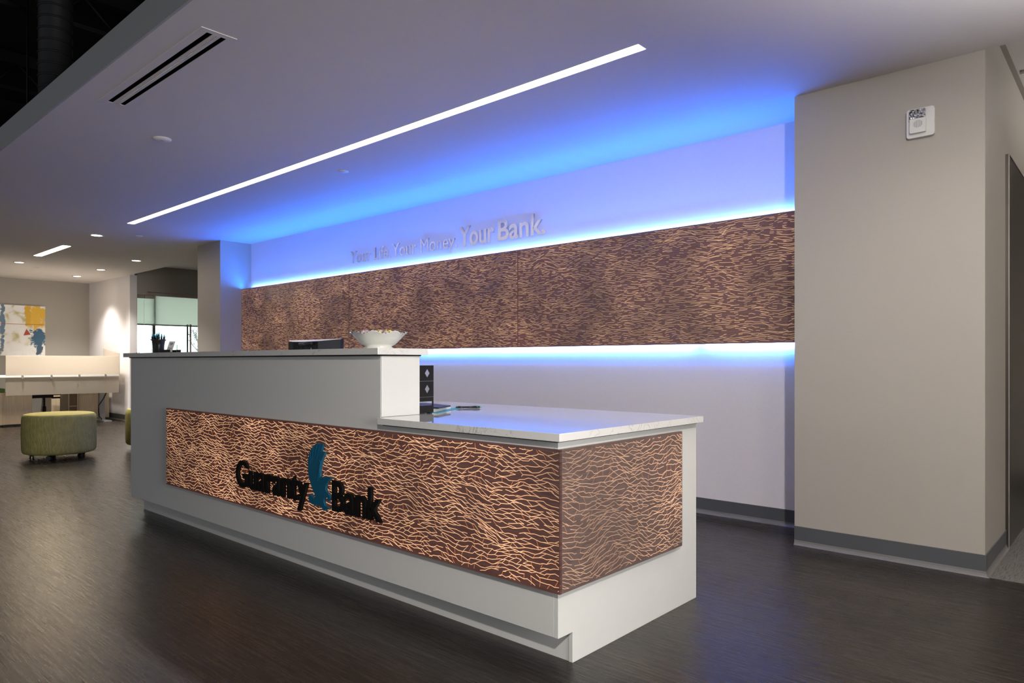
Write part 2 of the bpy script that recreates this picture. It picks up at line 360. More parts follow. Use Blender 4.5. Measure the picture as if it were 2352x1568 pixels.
def baseboard(name, st, label):
    """vinyl cove base swept along stations ((x, y), mitre vector): vertical face, slight toe at the floor"""
    prof = [(0, 0.114), (0.005, 0.113), (0.005, 0.030), (0.007, 0.018), (0.012, 0.008), (0.020, 0.0015), (0.020, 0), (0, 0)]
    b = MB(); n = len(prof)
    V = [[(x+m[0]*d, y+m[1]*d, z) for d, z in prof] for (x, y), m in st]
    for p, q in zip(V[:-1], V[1:]):
        for i in range(n): b.add([p[i], q[i], q[(i+1) % n], p[(i+1) % n]], [(0, 1, 2, 3)], 1 if i in (2, 3, 4, 5) else 0, False)
    b.add(V[0], [tuple(range(n))], 0); b.add(V[-1], [tuple(range(n))[::-1]], 0)
    return struct(b.build(name, [M['base'], M['basetoe_lit']]), label)
baseboard('baseboard_back', (((-9.15, WY), (0, -1)), ((-1.577, WY), (0, -1))), 'charcoal vinyl baseboard on the wall behind the desk')
baseboard('baseboard_right', (((-1.577, 4.351), (0, -1)), ((-0.6, 4.351), (1, -1)), ((-0.6, 5.09), (1, 0))), 'charcoal vinyl baseboard round the right pillar')
baseboard('baseboard_left', (((-9.83, 4.354), (0, -1)), ((-9.15, 4.354), (1, -1)), ((-9.15, 4.77), (1, 0))), 'baseboard of the left pillar')
baseboard('baseboard_far', (((-16.3, -6), (1, 0)), ((-16.3, 4.966), (1, -1)), ((-14.07, 4.966), (0, -1))), 'baseboard of the far room')

# corridor ceiling: lay-in tiles on a T grid
ct = MB(); ct.box(-0.6, 4, 4.4, 9, 2.975, 3.0)
tr = struct(ct.build('ceiling_corridor', M['ceil']), 'lay-in tile ceiling of the lift corridor')
g = MB(); g.box(-0.6, -0.572, 4.4, 8.8, 2.93, 2.975, 1)
for y in (4.9, 5.51, 6.12, 6.73, 7.34): g.box(-0.572, 4, y-0.012, y+0.012, 2.955, 2.975)
for x in (0.04, 0.65, 1.26): g.box(x-0.012, x+0.012, 4.4, 8.8, 2.955, 2.975)
struct(g.build('trim_2', [M['plastic'], M['taupe']]), 'ceiling grid of the corridor')

# lift front: stainless frame and door
dr = struct(box(-0.6, -0.585, 5.09, 6.6, 0.0, 2.36).build('door_1', M['steel']), 'stainless steel lift front')
fr = MB(); fr.box(-0.585, -0.580, 5.09, 5.096, 0, 2.36); fr.box(-0.585, -0.580, 5.096, 6.6, 2.355, 2.36)
fr.build('frame_edge', M['metal'], dr)

# office glass front
dd = struct(box(-14.150, -14.138, 5.255, 7.39, 0.06, 2.385).build('door_2', M['glass']), 'frameless glass office door')
box(-14.150, -14.138, 5.096, 5.245, 0.0, 2.325).build('side_pane', M['glass'], dd)
rl = MB(); rl.box(-14.165, -14.12, 5.28, 7.39, 2.385, 2.447)
rl.box(-14.165, -14.12, 5.25, 5.44, 2.325, 2.39); rl.build('top_rail', M['beige'], dd)
box(-14.165, -14.12, 5.096, 5.24, 2.325, 2.384).build('patch_fitting', M['taupe'], dd)
box(-14.165, -14.12, 5.25, 7.39, 0.0, 0.06).build('bottom_rail', M['metal'], dd)
for xx in (-14.21, -14.07):
    h = MB(); h.tube((xx, 6.09, 0.6), (xx, 6.09, 1.86), 0.017); 
    for z in (0.8, 1.66): h.tube((-14.144, 6.09, z), (xx, 6.09, z), 0.009)
    h.build('ladder_pull', M['metal'], dd)

# office window
wn = MB(); XW = -17.1
for y in (5.7, 6.52, 8.56): wn.box(XW-0.04, XW+0.04, y, y+0.055, 0.3, 2.75)
wn.box(XW-0.04, XW+0.04, 5.7, 8.6, 0.3, 0.36); wn.box(XW-0.04, XW+0.04, 5.7, 8.6, 2.69, 2.75)
wo = struct(wn.build('window_1', M['base']), 'office window with a roller shade')
box(XW-0.005, XW+0.005, 5.75, 8.56, 0.36, 2.69).build('pane', M['glass'], wo)
box(XW+0.07, XW+0.075, 5.72, 8.58, 1.985, 2.73).build('roller_shade', M['shade'], wo)
box(XW+0.06, XW+0.085, 5.72, 8.58, 1.955, 1.985).build('hem_bar', M['taupe'], wo)

# bare tree outside
random.seed(4)
tb = MB()
def branch(p, d, l, r, k):
    q = p+d*l; tb.tube(p, q, r, r*0.7, 5, 0, False)
    if k == 0: return
    for _ in range(3 if k > 1 else 4):
        nd = (d+Vector((random.uniform(-.6, .6), random.uniform(-.6, .6), random.uniform(-.1, .5)))).normalized()
        branch(q, nd, l*random.uniform(0.6, 0.85), r*0.6, k-1)
for (x, y) in ((-27, 12.6),):
    branch(Vector((x, y, -0.5)), Vector((0, 0, 1)), 1.0, 0.07, 5)
tag(tb.build('bare_tree', M['rustic'], loc=(-27, 12.6, -0.5)), 'pale leafless tree seen outside through the office window', 'tree')
struct(box(-60, -19, -10, 40, -0.6, -0.5).build('ground', paint('outside_ground', (0.5, 0.52, 0.5), 0.9)), 'ground outside the window')

# ------------------------------------------------------------------ backlit vein pattern
def veins(w, h, dx, dy, seed, drop_h, drop_d, warp=1.0, link=4):
    """segments (u0,v0,u1,v1,horizontal?) of an irregular net filling w x h: wavy strands joined by slanting links"""
    rnd = random.Random(seed); nc = int(w/dx)+10; nr = int(h/dy)+8; P = {}
    for i in range(-4, nr):
        for j in range(-5, nc):
            u = j*dx; v = i*dy
            a = mnoise.noise(Vector((u*4.0, v*5.0, seed))); b = mnoise.noise(Vector((u*12, v*14, seed+7.3)))
            g_ = mnoise.noise(Vector((u*22, i*1.37, seed+3.1)))
            P[i, j] = (u+rnd.uniform(-.32, .32)*dx, v+warp*(a*0.034+b*0.016)+dy*(0.55*g_+rnd.uniform(-.20, .20)))
    seg = []
    for (i, j), p in P.items():
        q = P.get((i, j+1))
        if q and rnd.random() > drop_h: seg.append((*p, *q, 1))
        if (j+2*(i % 2)) % link == 0 and rnd.random() > drop_d:
            sg = mnoise.noise(Vector((p[0]*3.5, p[1]*6, seed+40)))
            k = rnd.choice((1, 2, 2, 3)) if sg < 0.08 else -rnd.choice((0, 1, 2))
            q = P.get((i+1, j-k))
            if q: seg.append((*p, *q, 0))
    out = []
    for u0, v0, u1, v1, k in seg:
        if not (min(u0, u1) > 0.004 and max(u0, u1) < w-0.004 and min(v0, v1) > 0.012 and max(v0, v1) < h-0.012):
            # clip along the segment
            t0, t1 = 0.0, 1.0
            for a, d, lo, hi in ((u0, u1-u0, 0.004, w-0.004), (v0, v1-v0, 0.010, h-0.010)):
                if abs(d) < 1e-9:
                    if a < lo or a > hi: t0 = 2
                    continue
                ta, tb_ = (lo-a)/d, (hi-a)/d
                if ta > tb_: ta, tb_ = tb_, ta
                t0 = max(t0, ta); t1 = min(t1, tb_)
            if t1-t0 < 0.1: continue
            u0, v0, u1, v1 = u0+(u1-u0)*t0, v0+(v1-v0)*t0, u0+(u1-u0)*t1, v0+(v1-v0)*t1
        out.append((u0, v0, u1, v1, k))
    return out
def add_veins(mb, segs, fn, wc, wh, lift=0.0004):
    """fn(u,v,d) -> point, d metres proud of the face; wide dim rim, narrow bright core"""
    for u0, v0, u1, v1, k in segs:
        L = math.hypot(u1-u0, v1-v0)
        if L < 0.004: continue
        nx, ny = -(v1-v0)/L, (u1-u0)/L
        ang = abs(v1-v0)/L
        f = 1.0 if k else 0.74
        for wd, li, mi in ((wh*f, lift, 1), (wc*f, lift*2, 2)):
            if mi == 2 and not k and ang > 0.72: continue
            a = wd/2; ex = (u1-u0)/L*a*0.6; ey = (v1-v0)/L*a*0.6
            mb.add([fn(u0-ex+nx*a, v0-ey+ny*a, li), fn(u0-ex-nx*a, v0-ey-ny*a, li), fn(u1+ex-nx*a, v1+ey-ny*a, li), fn(u1+ex+nx*a, v1+ey+ny*a, li)], [(0, 1, 2, 3)], mi)

# ------------------------------------------------------------------ reception desk
DX0, DX1 = -5.645, -1.570      # body
DY0, DY1 = 1.999, 3.059
UX = -2.605                    # end of the high part
desk = thing('reception_desk', 'long white reception desk with glowing amber panels and black bank lettering, on the plank floor', 'reception desk', (-3.6, 2.5, 0))
bd = MB()
bd.prism([(DX0, 0.114), (DX1-0.019, 0.114), (DX1-0.019, 0.829), (UX-0.006, 0.829), (UX-0.006, 1.146), (DX0, 1.146)], DY0, DY0+0.05, 1)
bd.box(DX0, UX-0.006, DY0+0.05, 2.23, 0.829, 1.146)
bd.box(DX0, DX0+0.02, DY0+0.05, DY1, 0.114, 0.829)
bd.box(DX0+0.02, DX1-0.019, DY0+0.05, 2.25, 0.114, 0.80)
bd.build('body', M['laminate'], desk, 0.0015)
box(DX0+0.002, DX1-0.019, 2.090, 2.11, 0, 0.1135).build('toe_kick', M['laminate'], desk)
ep = MB(); ep.prism([(DY0, 0.114), (2.086, 0.114), (2.086, 0), (DY1, 0), (DY1, 0.829), (DY0, 0.829)], DX1-0.018, DX1, 0)
ep.build('end_panel', M['laminate'], desk, 0.001)
box(UX-0.005, UX, DY0+0.001, 2.23, 0.864, 1.146).build('riser_end_panel', M['laminate'], desk, 0.001)
ap = MB(); ap.box(DX0+0.03, DX1-0.05, DY1-0.02, DY1-0.002, 0.45, 0.829)
ap.box(DX0+0.003, DX0+0.019, 2.12, DY1, 0, 0.114); ap.build('back_apron', M['laminate'], desk)
ct = MB(); ct.prism([(-2.582, 1.959), (-1.533, 1.959), (-1.533, DY1), (DX0, DY1), (DX0, 2.236), (-2.604, 2.236), (-2.604, DY0+0.002), (-2.582, DY0+0.002)][::-1], 0.834, 0.863, 2)
ct.build('worktop', M['quartz'], desk, 0.0012)
sb = MB(); sb.box(-2.56, -1.553, 1.972, DY1-0.02, 0.829, 0.8338); sb.build('worktop_gap_shade', M['black'], desk)  # black strip painting the shadow gap under the worktop
tc = box(DX0-0.04, -2.578, 1.959, 2.262, 1.152, 1.182).build('transaction_counter', M['quartz'], desk, 0.0012)
box(DX0-0.01, -2.60, 1.99, 2.235, 1.146, 1.1518).build('counter_gap_shade', M['black'], desk)  # black strip again, standing in for shadow under the high counter
# front panel
PX0, PX1, PZ0, PZ1 = -4.926, -1.539, 0.288, 0.805
fp = MB(); fp.box(PX0, PX1, 1.969, 1.981, PZ0, PZ1)
add_veins(fp, veins(PX1-PX0, PZ1-PZ0, 0.0185, 0.0165, 3, 0.05, 0.30, 1.0, 2), lambda u, v, d: (PX0+u, 1.969-d, PZ0+v), 0.0013, 0.0034)
fpo = fp.build('front_glow_panel', PM_FRONT, desk); fpo['label'] = 'long front panel glowing amber through branching veins'
fpo['o'] = tuple(desk.location)
ep2 = MB(); ep2.box(-1.552, -1.540, 1.9815, 2.867, PZ0, PZ1)
add_veins(ep2, veins(2.867-1.9815, PZ1-PZ0, 0.0185, 0.0165, 9, 0.06, 0.30, 1.0, 2), lambda u, v, d: (-1.540+d, 1.9815+u, PZ0+v), 0.0012, 0.0031)
epo = ep2.build('end_glow_panel', PM_END, desk); epo['label'] = 'short end panel glowing amber'
# standoff rails carrying the panels
st = MB(); st.box(PX0+0.02, PX1-0.02, 1.981, 1.999, PZ0+0.03, PZ0+0.05); st.box(PX0+0.02, PX1-0.02, 1.981, 1.999, PZ1-0.02, PZ1-0.005)
st.box(-1.570, -1.552, 2.0, 2.85, PZ0+0.03, PZ0+0.05); st.box(-1.570, -1.552, 2.0, 2.85, PZ1-0.02, PZ1-0.005)
st.build('panel_rails', M['metal'], desk)

# ------------------------------------------------------------------ lettering
def glyph(ch, off=0.0, font=None):
    c = bpy.data.curves.new('g', 'FONT'); c.body = ch; c.size = 1.0; c.offset = off; c.fill_mode = 'BOTH'; c.extrude = 0.5; c.resolution_u = 6
    if font: c.font = font
    o = bpy.data.objects.new('g', c); C.objects.link(o); dg = bpy.context.evaluated_depsgraph_get()
    me = bpy.data.meshes.new_from_object(o.evaluated_get(dg)); bpy.data.objects.remove(o); bpy.data.curves.remove(c)
    return me
def bbx(me): xs = [v.co.x for v in me.vertices]; return min(xs), max(xs)
FONT = None
def word(text, x0, x1, z0, caph, yf, yb, mat, parent, off, name='letter', track=0.0):
    """letters of text filling x0..x1, baseline z0, capital height caph, faces at yf, backs at yb"""
    capm = glyph('H', 0, FONT); ch = max(v.co.y for v in capm.vertices)
    pos = []; 
    for k, c in enumerate(text):
        if c == ' ': continue
        m = glyph(c, off, FONT); a, b = bbx(m); p = glyph(text[:k+1], off, FONT); pb = bbx(p)[1]
        pos.append((c, m, pb-b+track*k))
    lo = min(bbx(m)[0]+s for _, m, s in pos); hi = max(bbx(m)[1]+s for _, m, s in pos)
    sx = (x1-x0)/(hi-lo); sz = caph/ch; o = Vector(parent['o']) if 'o' in parent else Vector(parent.location)
    for c, m, s in pos:
        for v in m.vertices:
            x = x0+(v.co.x+s-lo)*sx; z = z0+v.co.y*sz; y = yf if v.co.z > 0 else yb
            v.co = Vector((x, y, z))-o
        # front must face -Y: text built in XY with +Z front; recalc normals
        m.materials.clear(); m.materials.append(mat); m.name = name
        ob = bpy.data.objects.new(name, m); C.objects.link(ob); ob.parent = parent
word('Guaranty', -3.905, -3.150, 0.404, 0.143, 1.949, 1.965, M['blackletter'], fpo, 0.018)
word('Bank', -2.930, -2.545, 0.397, 0.142, 1.949, 1.965, M['blackletter'], fpo, 0.018)
# eagle emblem between the two words (outline in metres on the panel)
EAG = [(-3.0726, 0.7098), (-3.0502, 0.7123), (-3.0448, 0.7057), (-3.039, 0.7099), (-3.0016, 0.7136), (-3.0103, 0.7035), (-3.0258, 0.6737), (-3.0103, 0.6738), (-2.9841, 0.6766), (-2.9972, 0.6602), (-3.0147, 0.6363), (-3.0258, 0.613), (-3.0333, 0.5874), (-3.0359, 0.5623), (-3.0346, 0.5376), (-3.0147, 0.5485), (-2.9754, 0.5545), (-2.9582, 0.5547), (-2.9282, 0.5573), (-2.9474, 0.5424), (-2.9711, 0.5226), (-2.9841, 0.5051), (-2.9863, 0.4864), (-2.9798, 0.4798), (-2.9625, 0.4746), (-2.9496, 0.464), (-2.9431, 0.4526), (-2.9453, 0.4413), (-2.9582, 0.436), (-2.9689, 0.4394), (-2.9668, 0.4495), (-2.9754, 0.4533), (-2.9885, 0.4504), (-2.9994, 0.4416), (-3.0016, 0.4302), (-2.9972, 0.4184), (-2.9885, 0.4073), (-2.9711, 0.406), (-2.9539, 0.4047), (-2.9517, 0.4001), (-2.9646, 0.3959), (-2.9841, 0.3931), (-2.9863, 0.3854), (-3.0016, 0.382), (-3.0081, 0.3897), (-3.0191, 0.3969), (-3.0368, 0.4006), (-3.0546, 0.4044), (-3.0636, 0.4069), (-3.0726, 0.3969), (-3.0883, 0.3935), (-3.0838, 0.4042), (-3.0997, 0.402), (-3.1179, 0.4046), (-3.1317, 0.4154), (-3.1363, 0.4274), (-3.134, 0.4454), (-3.1225, 0.4494), (-3.1111, 0.4458), (-3.102, 0.4382), (-3.0861, 0.4327), (-3.0771, 0.4426), (-3.0816, 0.4571), (-3.0951, 0.4705), (-3.1065, 0.4867), (-3.1179, 0.5081), (-3.1317, 0.5292), (-3.1386, 0.5563), (-3.1432, 0.5711), (-3.1372, 0.5717), (-3.1409, 0.5916), (-3.1418, 0.6067), (-3.1386, 0.6248), (-3.1418, 0.6346), (-3.1317, 0.6406), (-3.1294, 0.6585), (-3.1156, 0.6723), (-3.1065, 0.6857), (-3.0883, 0.6922), (-3.0816, 0.6978)]
eg = MB(); eg.prism(EAG, 1.949, 1.963, 1)
for tri in [[(-3.0591, 0.7071), (-3.0555, 0.7073), (-3.0816, 0.6326)], [(-3.0929, 0.6868), (-3.0893, 0.6871), (-3.102, 0.6206)], [(-3.0346, 0.7065), (-3.028, 0.707), (-3.0636, 0.6293)], [(-3.1179, 0.6646), (-3.1143, 0.6636), (-3.1179, 0.604)], [(-3.0302, 0.6299), (-3.0258, 0.6179), (-3.0502, 0.5259)], [(-2.9582, 0.5535), (-2.9517, 0.553), (-3.0059, 0.5087)], [(-2.9928, 0.5496), (-2.9863, 0.5499), (-3.0213, 0.5118)]]: eg.prism(tri, 1.9465, 1.9492, 1)
eo = eg.build('eagle_emblem', M['teal'], None); eo.parent = fpo
for v in eo.data.vertices: v.co -= Vector(desk.location)
eo['label'] = 'teal blue eagle with raised wings'

sign = thing('wall_lettering', 'brushed silver lettering across the blue-lit wall, just above the brown panel', 'sign', (-5.3, WY, 2.247))
word('Your Life.', -6.775, -6.045, 2.249, 0.137, 4.758, 4.776, M['silver'], sign, 0.0)
word('Your Money.', -6.010, -5.003, 2.247, 0.140, 4.758, 4.776, M['silver'], sign, 0.0)
word('Your', -4.970, -4.497, 2.245, 0.188, 4.758, 4.776, M['silver'], sign, 0.018)
word('Bank.', -4.447, -3.880, 2.245, 0.188, 4.758, 4.776, M['silver'], sign, 0.018)

# ------------------------------------------------------------------ wall light panel
wp = thing('backlit_wall_panel', 'wide copper brown wall panel with glowing veins and blue light along its edges', 'wall panel', (-5.36, WY, 1.25))
WZ0, WZ1, WF = 1.245, 2.110, 4.650
secs = [(-9.148, -6.654), (-6.650, -4.108), (-4.104, -1.579)]
for n_, (a, b) in enumerate(secs):
    s = MB(); s.box(a, b, WF, WF+0.012, WZ0, WZ1)
    add_veins(s, veins(b-a, WZ1-WZ0, 0.030, 0.0128, 21+n_, 0.40, 0.66, 0.75, 3), lambda u, v, d: (a+u, WF-d, WZ0+v), 0.0020, 0.0040)
    s.build('panel_section', PM_WALL, wp)
bk = MB()
bk.box(-9.148, -1.579, WF+0.012, WF+0.016, WZ0, WZ1-0.002)
for x in (-8.9, -6.65, -4.1, -1.8): bk.box(x-0.02, x+0.02, WF+0.016, WY, 1.36, 2.0)
bk.build('backing_frame', M['metal'], wp)
q = MB(); q.add([(-9.10, 4.670, 2.099), (-1.60, 4.670, 2.099), (-1.60, 4.677, 2.109), (-9.10, 4.677, 2.109)], [(0, 1, 2, 3)]); q.build('light_strip', M['ledblue'], wp)
q = MB(); q.add([(-9.10, 4.763, 2.094), (-1.60, 4.763, 2.094), (-1.60, 4.763, 2.102), (-9.10, 4.763, 2.102)], [(0, 1, 2, 3)]); q.build('light_strip', M['ledblue_wall'], wp)
q = MB(); q.prism([(4.667, 2.075), (4.679, 2.075), (4.679, 2.1095), (4.6775, 2.1095), (4.6705, 2.0985), (4.667, 2.0985)], -9.12, -1.59, 0); q.box(-9.12, -1.59, 4.757, 4.7625, 2.085, 2.103); q.box(-9.12, -1.59, 4.679, 4.757, 2.085, 2.088); q.build('light_channel', M['metal'], wp)
lo = MB(); ln = MB()
for xa, xb in ((-9.10, -2.455), (-2.385, -1.60)):
    lo.add([(xa, 4.672, 1.328), (xb, 4.672, 1.328), (xb, 4.672, 1.332), (xa, 4.672, 1.332)], [(0, 1, 2, 3)])
    ln.add([(xa, 4.757, 1.260), (xb, 4.757, 1.260), (xb, 4.757, 1.266), (xa, 4.757, 1.266)], [(0, 1, 2, 3)])
lo.build('light_strip', M['ledblue_low'], wp); ln.build('light_strip', M['ledblue_near'], wp)
q = MB(); q.box(-9.12, -1.59, 4.750, 4.7565, 1.252, 1.270)
q.box(-9.12, -1.59, WF+0.016, 4.7115, WZ0+0.002, 1.249); q.build('light_channel', M['black'], wp)

# ------------------------------------------------------------------ ceiling lights
def linear(x0, x1, y0, y1, m, label):
    t = thing('linear_light', label, 'ceiling light', ((x0+x1)/2, (y0+y1)/2, CE), 'recessed linear lights')
    box(x0+0.004, x1-0.004, y0+0.004, y1-0.004, CE+0.004, CE+0.012).build('diffuser', m, t)
    f = MB()
    for a in ((x0, x1, y0, y0+0.004), (x0, x1, y1-0.004, y1), (x0, x0+0.004, y0, y1), (x1-0.004, x1, y0, y1)): f.box(*a, CE-0.001, CE+0.06)
    f.box(x0, x1, y0, y1, CE+0.012, CE+0.06); f.build('housing', M['plastic'], t)
linear(LX0, LX1, LY0, LY1, M['lin'], 'very long recessed linear light running over the reception desk')
linear(SX0, SX1, SY0, SY1, M['lin2'], 'short recessed linear light in the ceiling of the far room')

def downlight(x, y, label):
    t = thing('recessed_downlight', label, 'downlight', (x, y, CE), 'round recessed downlights')
    MB().lathe([(0.062, 0), (0.085, 0), (0.087, -0.004), (0.062, -0.006)], x, y, CE, 28, cap=False).build('trim_ring', M['plastic'], t)
    MB().lathe([(0.001, -0.003), (0.063, -0.003)], x, y, CE, 28, cap=False).build('lens', M['lens'], t)
    return t
DL = [(-9.975, 3.124, 'round recessed downlight nearest the long linear light, right of the short one', E_SPOT_LEFT*0.9),
      (-11.995, 4.329, 'round recessed downlight nearest the left pillar, over the glass office door', E_SPOT_LEFT*0.6),
      (-13.63, 3.127, 'leftmost round downlight, beyond the short linear light', E_SPOT_LEFT*1.5),
      (-13.653, 4.344, 'round downlight before the white far wall, nearer of the pair', E_SPOT_LEFT*0.8),
      (-15.036, 4.373, 'round downlight before the white far wall, farther of the pair in the corner', E_SPOT_LEFT*0.75),
      (-0.742, 3.40, 'round downlight at the top edge over the right pillar', E_SPOT_RIGHT)]
first = None
for x, y, lab, e in DL:
    t = downlight(x, y, lab) if first is None else dup(first, (x, y, CE), label=lab)
    first = first or t
def lamp_at(x, y, e, size=105, blend=0.7, col=WARM):
    l = bpy.data.lights.new('lamp', 'SPOT'); l.energy = e; l.color = col; l.spot_size = math.radians(size); l.spot_blend = blend; l.shadow_soft_size = 0.05
    o = bpy.data.objects.new('lamp', l); C.objects.link(o); o.location = (x, y, CE-0.012)
for x, y, lab, e in DL: lamp_at(x, y, e, 140 if x > -2 else 105, 1.0 if x > -2 else 0.7)
# output of the long fixture: a row of LED boards just under its diffuser
for i in range(9):
    l = bpy.data.lights.new('lamp', 'SPOT'); l.energy = E_LONG; l.color = (1.0, 0.92, 0.94); l.spot_size = math.radians(126); l.spot_blend = 1.0; l.shadow_soft_size = 0.03
    o = bpy.data.objects.new('lamp', l); C.objects.link(o); o.location = (LX0+0.35+i*(LX1-LX0-0.7)/8, 3.13, CE-0.002)
# the downlights that continue beyond the right edge of the picture
for x, y, e in ((1.4, 3.4, E_SPOT_RIGHT),):
    dup(first, (x, y, CE), label='round downlight over the floor right of the desk'); lamp_at(x, y, e)
# wide track spotlight over the open floor to the right of the camera
tl = bpy.data.lights.new('lamp', 'SPOT'); tl.energy = E_TRACK; tl.color = (1.0, 0.93, 0.86); tl.spot_size = math.radians(78); tl.spot_blend = 1.0; tl.shadow_soft_size = 0.07
to = bpy.data.objects.new('lamp', tl); C.objects.link(to); to.location = (1.0, -0.65, 2.70)
to.rotation_euler = (Vector((-1.9, 4.0, 0.15))-to.location).to_track_quat('-Z', 'Y').to_euler()
# daylight stand-in, an unseen area light added to brighten the desk end
dl = bpy.data.lights.new('fill_light', 'AREA'); dl.shape = 'RECTANGLE'; dl.size = 2.6; dl.size_y = 1.9; dl.energy = E_SIDE_FILL; dl.color = (1.0, 0.985, 0.95); dl.spread = math.radians(70)
do = bpy.data.objects.new('fill_light', dl); C.objects.link(do); do.location = (3.95, 0.6, 1.35); do.rotation_euler = (0, PI/2-0.06, 0)
# unseen uplighter added to brighten the right end of the soffit
fl = thing('floor_lamp', 'added uplighter out of view right of the desk, brightening the soffit', 'floor lamp', (0.62, 2.6, 0))
MB().lathe([(0.14, 0), (0.14, 0.015), (0.02, 0.03), (0.001, 0.03)], 0.62, 2.6, 0, 32).build('base', M['metal'], fl)
MB().tube((0.62, 2.6, 0.03), (0.62, 2.6, 1.40), 0.012).build('pole', M['metal'], fl)
MB().lathe([(0.02, 1.38), (0.10, 1.42), (0.19, 1.51), (0.185, 1.51), (0.09, 1.43), (0.02, 1.40)], 0.62, 2.6, 0, 32, cap=False).build('bowl_shade', M['metal'], fl)
ul = bpy.data.lights.new('lamp', 'AREA'); ul.shape = 'DISK'; ul.size = 0.3; ul.energy = E_UP_FILL; ul.color = (1.0, 0.99, 0.98); ul.spread = math.radians(126)
uo = bpy.data.objects.new('lamp', ul); C.objects.link(uo); uo.parent = fl; uo.location = (0, 0, 1.50); uo.rotation_euler = (PI, 0, 0)
# cool daylight stand-ins added behind the camera to brighten the desk front
for x in (-9.0, -4.5):
    l = bpy.data.lights.new('fill_light', 'AREA'); l.shape = 'RECTANGLE'; l.size = 3.0; l.size_y = 1.7; l.energy = E_FRONT_FILL; l.color = (0.88, 0.92, 1.0)
    o = bpy.data.objects.new('fill_light', l); C.objects.link(o); o.location = (x, -5.9, 1.7); o.rotation_euler = (PI/2, 0, 0)
# corridor lamp
lc = bpy.data.lights.new('lamp', 'AREA'); lc.shape = 'SQUARE'; lc.size = 0.55; lc.energy = 4; lc.color = (1, 0.92, 0.82)
o = bpy.data.objects.new('lamp', lc); C.objects.link(o); o.location = (1.2, 6.4, 2.94)

lw = bpy.data.lights.new('lamp', 'AREA'); lw.shape = 'DISK'; lw.size = 0.3; lw.energy = 34; lw.color = (1, 0.98, 0.95)  # unseen uplight added to brighten the corridor ceiling tiles
o = bpy.data.objects.new('lamp', lw); C.objects.link(o); o.location = (0.9, 6.0, 2.45); o.rotation_euler = (PI, 0, 0)

# ------------------------------------------------------------------ ceiling fittings
vt = thing('slot_air_vent', 'long white ceiling vent with two black slots near the ceiling edge', 'air vent', (-4.09, 1.605, CE))
v = MB(); X0, X1, Y0, Y1 = -4.80, -3.38, 1.515, 1.695
for a in ((X0, X1, Y0, 1.558), (X0, X1, 1.588, 1.629), (X0, X1, 1.657, Y1), (X0, -4.78, 1.558, 1.588), (X0, -4.78, 1.629, 1.657), (-3.415, X1, 1.558, 1.588), (-3.415, X1, 1.629, 1.657)):
    v.box(a[0], a[1], a[2], a[3], CE-0.004, CE)
v.build('faceplate', M['ceil'], vt)
box(-4.78, -3.42, 1.607, 1.610, CE-0.006, CE-0.004).build('centre_seam', M['silver'], vt)
for y in (1.558, 1.629): box(-4.78, -3.415, y, y+0.029, CE-0.0012, CE).build('slot', M['darkhole'], vt)

sm = thing('smoke_detector', 'small white smoke detector on the ceiling below the vent', 'smoke detector', (-5.30, 2.09, CE))
MB().lathe([(0.062, 0), (0.062, -0.006), (0.050, -0.016), (0.02, -0.019), (0.001, -0.019)], -5.30, 2.09, CE, 28).build('housing', M['ceil'], sm)
MB().lathe([(0.012, -0.019), (0.010, -0.023), (0.001, -0.023)], -5.28, 2.08, CE, 12).build('sensor', M['grille'], sm)
sp0 = None
for x, y, lab in ((-5.054, 3.479, 'round white sprinkler cover between the long light and the blue wall'), (-9.6, 3.502, 'round sprinkler cover by the near end of the left pillar'), (-14.175, 3.491, 'faint round sprinkler cover in the far room ceiling'), ):
    s_ = MB().lathe([(0.042, -0.001), (0.042, -0.006), (0.001, -0.007)], 0, 0, 0, 28).build('sprinkler_cover', M['plastic'])
    s_.location = (x, y, CE); tag(s_, lab, 'sprinkler', 'concealed sprinkler covers')

# ------------------------------------------------------------------ fire alarm strobe on the pillar
fa = thing('fire_alarm_strobe', 'white fire alarm with clear strobe and slotted speaker high on the beige pillar', 'fire alarm', (-0.893, 4.351, 2.345))
def rrect(x0, x1, z0, z1, r, n=5):
    p = []
    for cx, cz, a0 in ((x1-r, z1-r, 0), (x0+r, z1-r, PI/2), (x0+r, z0+r, PI), (x1-r, z0+r, 1.5*PI)):
        for i in range(n+1): a = a0+PI/2*i/n; p.append((cx+r*math.cos(a), cz+r*math.sin(a)))
    return p
b_ = MB(); b_.prism(rrect(-0.960, -0.825, 2.345, 2.503, 0.014), 4.327, 4.351, 1); b_.build('back_plate', M['plastic'], fa, 0.002)
b_ = MB(); b_.prism(rrect(-0.941, -0.862, 2.366, 2.444, 0.006), 4.306, 4.327, 1); b_.build('speaker_housing', M['plastic'], fa, 0.002)
b_ = MB(); b_.prism(rrect(-0.941, -0.866, 2.445, 2.494, 0.004), 4.304, 4.327, 1); b_.build('strobe_lens', M['strobe'], fa, 0.002)
b_ = MB()
for i in range(9):
    x = -0.921+i*0.005; hh = 0.020*math.sqrt(max(0.05, 1-((i-4)/4.6)**2)); b_.box(x, x+0.002, 4.3052, 4.307, 2.413-hh, 2.413+hh)
b_.build('speaker_slots', M['grille'], fa)
box(-0.949, -0.943, 4.3262, 4.3272, 2.438, 2.441).build('tab', M['black'], fa)

# ------------------------------------------------------------------ things on the counters
CT, WT = 1.182, 0.863
